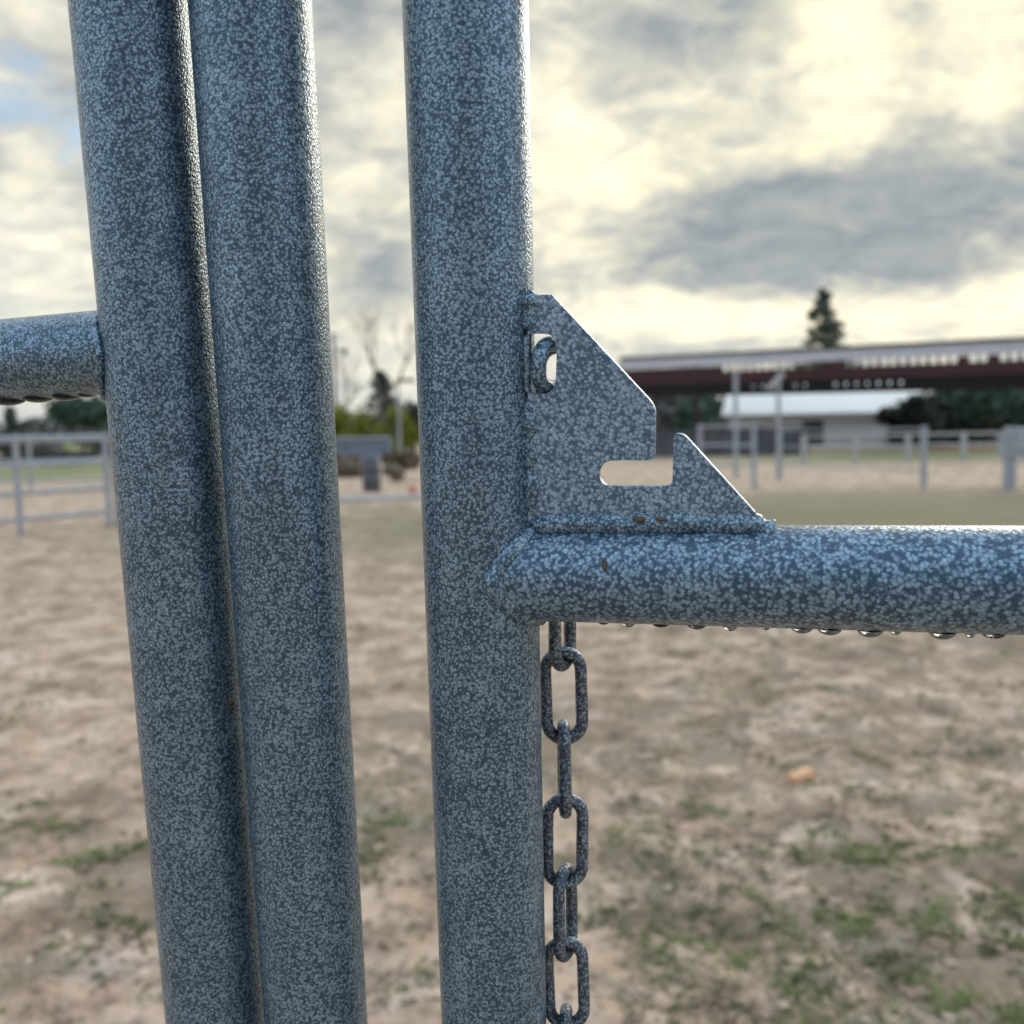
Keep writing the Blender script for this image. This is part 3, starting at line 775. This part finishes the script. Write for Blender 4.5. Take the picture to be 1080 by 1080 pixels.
def bare(base, h, label, spread=.5, depth=5, r0=None, group=None):
    t = thing('bare_tree', base, label, 'tree', group)
    tr, br = MB(), MB()
    def grow(p, d, L, r_, k, mb):
        q = p + d * L; mid = p.lerp(q, .5) + Vector((random.gauss(0, 1), random.gauss(0, 1), 0)) * L * .04
        mb.tube([p, mid, q], [r_, r_ * .85, r_ * .7], 6 if k > 2 else 4, caps=False)
        if k == 0: return
        for _ in range(random.choice((2, 3, 3))):
            nd = (d + Vector((random.gauss(0, 1), random.gauss(0, 1), random.gauss(0, .6))) * spread + Vector((0, 0, .12))).normalized()
            grow(p.lerp(q, random.uniform(.7, 1)), nd, L * random.uniform(.6, .85), r_ * .6, k - 1, br)
    grow(base, Vector((0, 0, 1)), h * .27, r0 or h * .013, depth, tr)
    tr.build('trunk', M['twig'], t, base); br.build('crown', M['twig'], t, base); return t
def topz(px, py, d): return max(.5, zz(px, py, d))
TG = 'trees beyond the pens'
broadleaf(at(88, 70), topz(88, 408, 70), 2.6, M['ever'], 'dark evergreen tree beyond the left pen, tallest above its fence', TG, 3200, .22)
broadleaf(at(118, 72), topz(118, 414, 72), 2.4, M['ever'], 'dark evergreen tree half hidden by the leftmost post', TG, 2600, .22)
conifer(at(12, 95), topz(12, 428, 95), 1.2, M['con'], 'thin pointed conifer at the far left edge above the pen', TG, 900, .22)
bare(at(400, 62), topz(400, 284, 62), 'tall leafless tree behind the hedge between the second and third posts', .42, 6, group=TG)
bare(at(358, 80), topz(358, 345, 80), 'smaller leafless tree close beside the second post', .35, 5, group=TG)
conifer(at(403, 68), topz(403, 392, 68), 1.9, M['grey'], 'grey pointed conifer in front of the tall leafless tree', TG, 1800, .15, .05)
broadleaf(at(434, 66), topz(434, 412, 66), 1.2, M['grey'], 'grey green tree beside the left edge of the third post', TG, 1000, .2)
conifer(at(868, 95), topz(868, 306, 95), 4.8, M['con'], 'tall lone conifer rising above the shelter roof', TG, 4200, .22, .05)
for px, top, lab in [(683, 362, 'left of three small twiggy treetops above the shelter roof'), (702, 352, 'middle of three small twiggy treetops above the shelter roof'), (718, 363, 'right of three small twiggy treetops above the shelter roof')]:
    bare(at(px, 90), topz(px, top, 90), lab, .3, 5, group=TG)
broadleaf(at(738, 60), topz(738, 405, 60), 2.0, M['ever'], 'dark green tree under the girder left of the white shed', TG, 1800, .2, trunk=.1)
broadleaf(at(698, 62), topz(698, 405, 62), 2.2, M['thicket'], 'brownish bush under the girder beside the latch plate', TG, 2200, .2, trunk=.05, name='brown_bush', cat='bush')
for px, d, top, r_, m, lab in [(965, 46, 398, 1.8, 'grey', 'round grey green tree at the right end of the white shed'), (1003, 50, 392, 2.3, 'ever', 'dark evergreen tree under the girder, second from the white shed'),
                         (1046, 47, 392, 2.3, 'ever', 'dark evergreen tree under the girder above the boarded gate'), (1090, 49, 396, 2.2, 'con', 'dark evergreen tree under the girder at the far right edge'), (1135, 48, 396, 2.2, 'ever', 'evergreen tree beyond the right edge')]:
    broadleaf(at(px, d), topz(px, top, d), r_, M[m], lab, TG, 3000, .17, trunk=-.08)
# hedge of yellow green shrubs
for i, (px, d) in enumerate([(338, 51), (362, 50), (388, 50), (414, 51), (436, 54)]):
    broadleaf(at(px, d), topz(px, [421, 417, 421, 423, 430][i], d), 1.2, M['hedge'], ['yellow green shrub behind the second post', 'yellow green shrub beside the right edge of the second post', 'yellow green shrub in the middle of the hedge row', 'yellow green shrub below the grey pointed conifer', 'yellow green shrub at the left edge of the third post'][i], 'yellow green hedge shrubs', 1500, .13, 9, trunk=.0, name='hedge_shrub', cat='shrub')
for i, (px, d, top) in enumerate([(-40, 47, 447), (22, 49, 450), (66, 46, 446), (112, 48, 449), (160, 46, 448)]):
    broadleaf(at(px, d), topz(px, top, d), 1.7, M['thicket'], ['grey brown leafless thicket beyond the left edge', 'grey brown leafless thicket behind the left pen near the picture edge', 'grey brown leafless thicket below the dark evergreen tree', 'grey brown leafless thicket beside the leftmost post', 'grey brown thicket hidden by the leftmost post'][i], 'leafless thickets behind the left pen', 1800, .12, 12, trunk=-.08, name='leafless_thicket', cat='shrub')
for i, (px, d, top) in enumerate([(352, 36, 476), (378, 37, 479), (428, 36, 470)]):
    broadleaf(at(px, d), topz(px, top, d), .7, M['brush'], ['dry tan brush below the metal sheet fence beside the second post', 'dry tan brush below the metal sheet fence behind the barrel', 'tall dry tan brush behind the barrel by the third post'][i], 'dry brush below the metal sheet fence', 900, .09, 9, trunk=-.05, name='dry_brush', cat='bush')
# dry brush heap near the barrel
broadleaf(at(421, 27), 1.0, .55, M['brush'], 'heap of dry brown brush to the right of the barrel', None, 700, .09, 8, trunk=.0, name='dry_brush', cat='bush')
broadleaf(at(362, 30), .55, 1.0, M['brush'], 'low dry brown bush left of the barrel', None, 700, .09, 8, trunk=.0, name='dry_brush', cat='bush')
# far woods along the horizon
vs, fs = [], []
for i in range(9000):
    a = math.radians(random.uniform(-48, 48)); d = random.uniform(150, 210)
    hh = 3.4 + (2.5 if a > .08 else 0) + 2.6 * noise.noise(Vector((a * 14, 0, 2))) + 1.6 * noise.noise(Vector((a * 50, 3, 1)))
    p = Vector((d * math.sin(a), d * math.cos(a), random.random() ** .8 * max(.8, hh)))
    leafquad(vs, fs, p, .85)
mb = MB(); mb.add(vs, fs); tag(mb.build('far_woods', M['woods']), 'grey brown line of far woods along the horizon', 'woods', kind='stuff')

# utility pole and lamp
a = at(355, 58); t = thing('utility_pole', a, 'thin grey utility pole with cross arm behind the hedge', 'pole')
h = topz(355, 352, 58)
mb = MB(); mb.tube([a, a + Vector((0, 0, h))], [.14, .10], 10); mb.build('shaft', M['pole'], t, a)
mb = MB(); mb.tube([a + Vector((0, -.13, h * .86)), a + Vector((.75, -.13, h * .86))], .05, 8); mb.build('cross_arm', M['pole'], t, a)
mb = MB(); mb.tube([a + Vector((.62, -.13, h * .86 - .3)), a + Vector((.62, -.13, h * .86 - .06))], .14, 10); mb.build('transformer', M['pole'], t, a)
a = at(421, 44); t = thing('lamp_pole', a, 'slender pale lamp pole with flat dark head beside the third post', 'lamp')
h = topz(421, 403, 44)
mb = MB(); mb.tube([a, a + Vector((0, 0, h))], [.07, .05], 10); mb.build('pole', M['galv'], t, a)
mb = MB(); mb.box((-.08, -.14, h + .003), (.72, .14, h + .13), Matrix.Translation(a)); mb.build('lamp_head', M['lamp'], t, a)

# ------------------------------------------------------------------ light
SUN_AZ, SUN_EL = math.radians(34), math.radians(22)
sd = Vector((math.sin(SUN_AZ) * math.cos(SUN_EL), math.cos(SUN_AZ) * math.cos(SUN_EL), math.sin(SUN_EL)))
sl = bpy.data.lights.new('sun', 'SUN'); sl.energy = .8; sl.angle = math.radians(24); sl.color = (1, .90, .74)
so = bpy.data.objects.new('sun', sl); col.objects.link(so); so.rotation_euler = sd.to_track_quat('Z', 'Y').to_euler(); so.location = (0, 0, 20)

wd = bpy.data.worlds.new('World'); sc.world = wd; wd.use_nodes = True
ns, ls = wd.node_tree.nodes, wd.node_tree.links
bg = ns['Background']; bg.inputs['Strength'].default_value = .1
sky = N(ns, 'ShaderNodeTexSky', sky_type='NISHITA'); sky.sun_disc = False; sky.sun_elevation = SUN_EL; sky.sun_rotation = SUN_AZ
sky.air_density = 1.2; sky.dust_density = 1.5
tcn = N(ns, 'ShaderNodeTexCoord'); dv = tcn.outputs['Generated']
sx = N(ns, 'ShaderNodeSeparateXYZ'); ls.new(dv, sx.inputs[0])
m2 = lambda *a, **k: math_n(ns, ls, *a, **k)
zc = m2('MAXIMUM', sx.outputs[2], .0)
den = m2('ADD', zc, .30)
cmb = N(ns, 'ShaderNodeCombineXYZ'); ls.new(m2('DIVIDE', sx.outputs[0], den), cmb.inputs[0]); ls.new(m2('DIVIDE', sx.outputs[1], den), cmb.inputs[1])
def cn(scale, det, rough, off, dist=0., st=(1, 1, 1)):
    mp = N(ns, 'ShaderNodeMapping'); mp.inputs['Location'].default_value = off; mp.inputs['Scale'].default_value = st
    ls.new(cmb.outputs[0], mp.inputs['Vector'])
    n = N(ns, 'ShaderNodeTexNoise', Scale=scale, Detail=det, Roughness=rough, Distortion=dist); ls.new(mp.outputs[0], n.inputs['Vector']); return n.outputs[0]
azn = m2('ARCTAN2', sx.outputs[0], sx.outputs[1]); eln = m2('ARCSINE', sx.outputs[2])
def sblob(px, py, sx_, sy_):
    r = D((px - 540) / F, (540 - py) / F, 1).normalized()
    a0, e0 = math.atan2(r.x, r.y), math.asin(r.z)
    u = m2('DIVIDE', m2('SUBTRACT', azn, a0), sx_ / F); v = m2('DIVIDE', m2('SUBTRACT', eln, e0), sy_ / F)
    return m2('POWER', 2.718, m2('MULTIPLY', m2('ADD', m2('MULTIPLY', u, u), m2('MULTIPLY', v, v)), -1.))
big = cn(2.0, 7., .62, (3.1, 1.2, 0), .35)
fine = cn(5.6, 8., .66, (7.3, 2.2, 1), .7)
th = m2('ADD', m2('MULTIPLY', big, .62), m2('MULTIPLY', fine, .38))           # cloud thickness
for (px, py, a_, b_, k) in [(1010, 225, 170, 62, .17), (860, 255, 95, 45, .11), (650, 50, 130, 80, .06), (900, 50, 60, 50, -.07), (1045, 95, 45, 45, -.07), (700, 200, 120, 60, .03), (40, 170, 60, 90, -.04), (900, 330, 420, 18, -.16), (480, 20, 70, 50, .08), (780, 80, 60, 90, .04), (960, 20, 30, 60, .08), (640, 285, 160, 25, .05)]:
    th = m2('ADD', th, m2('MULTIPLY', sblob(px, py, a_, b_), k))
# towards the sun the thin cloud is bright and cream, away from it grey-blue
dt = N(ns, 'ShaderNodeVectorMath', operation='DOT_PRODUCT'); ls.new(dv, dt.inputs[0]); dt.inputs[1].default_value = Vector((math.sin(math.radians(27)) * .93, math.cos(math.radians(27)) * .93, .36))
fr = m2('MULTIPLY_ADD', dt.outputs['Value'], .5, .5)
def stepn(x, lo, hi):
    n = N(ns, 'ShaderNodeMapRange', interpolation_type='SMOOTHSTEP'); ls.new(x, n.inputs[0]); n.inputs[1].default_value = lo; n.inputs[2].default_value = hi; return n.outputs[0]
fr2 = m2('MULTIPLY', stepn(sx.outputs[1], -.15, .6), m2('SUBTRACT', 1., stepn(zc, .38, .85)))
near = m2('POWER', fr, 9.)
S = 10.
thin = mixc(ns, ls, fr2, (.86 * S, 1.05 * S, 1.30 * S), (.635 * S, .61 * S, .52 * S))
thin = mixc(ns, ls, near, thin, (.78 * S, .72 * S, .53 * S))
thick = mixc(ns, ls, fr2, (.56 * S, .70 * S, .88 * S), (.245 * S, .268 * S, .278 * S))
tr_ = ramp(ns, [(.38, (0, 0, 0)), (.47, (.30, .30, .30)), (.53, (.62, .62, .62)), (.64, (1, 1, 1))]); ls.new(th, tr_.inputs[0])
wisp = cn(7.5, 8., .66, (1.3, 8.2, 3), 1.0)
wr = ramp(ns, [(.36, (.80, .82, .86)), (.50, (1, 1, 1)), (.64, (1.20, 1.16, 1.04))]); ls.new(wisp, wr.inputs[0])
cc0 = mixc(ns, ls, tr_.outputs[0], thin, thick)
mul = N(ns, 'ShaderNodeMix', data_type='RGBA', blend_type='MULTIPLY'); mul.inputs[0].default_value = 1.; ls.new(cc0, mul.inputs[6]); ls.new(wr.outputs[0], mul.inputs[7]); cc = mul.outputs[2]
# gaps of blue, more of them overhead and behind
gap = cn(2.3, 5., .6, (11.7, 5.1, 4), .3)
gp = m2('ADD', m2('SUBTRACT', gap, m2('MULTIPLY', near, .3)), m2('MULTIPLY', m2('SUBTRACT', 1., fr), .17))
for (px, py, a_, b_, k) in [(366, 95, 40, 45, .26), (392, 172, 35, 25, .20), (570, 195, 50, 20, .12)]:
    gp = m2('ADD', gp, m2('MULTIPLY', sblob(px, py, a_, b_), k))
gp = m2('ADD', gp, m2('MULTIPLY', m2('SUBTRACT', fine, .5), .7))
gr = ramp(ns, [(.56, (0, 0, 0)), (.70, (1, 1, 1))]); ls.new(gp, gr.inputs[0])
skc = N(ns, 'ShaderNodeVectorMath', operation='SCALE'); ls.new(sky.outputs[0], skc.inputs[0]); skc.inputs['Scale'].default_value = 1.0
fin = mixc(ns, ls, m2('MULTIPLY', gr.outputs[0], .85), cc, skc.outputs[0])
# paler towards the horizon
hz = m2('POWER', 2.718, m2('MULTIPLY', m2('POWER', m2('DIVIDE', zc, .07), 2.), -1.))
fin = mixc(ns, ls, m2('MULTIPLY', hz, .45), fin, (.47 * S, .485 * S, .485 * S))
# sky darkened low behind the viewer, added to band the posts' reflections
bk = m2('MULTIPLY', stepn(m2('MULTIPLY', sx.outputs[1], -1.), .80, .97), m2('SUBTRACT', 1., stepn(zc, .35, .70)))
fin = mixc(ns, ls, m2('MULTIPLY', bk, .90), fin, (.10 * S, .13 * S, .17 * S))
ls.new(fin, bg.inputs['Color'])

sc.view_settings.view_transform = 'Standard'; sc.view_settings.look = 'None'
sc.view_settings.exposure = 0.7; sc.view_settings.gamma = 1.0
sc.cycles.max_bounces = 8
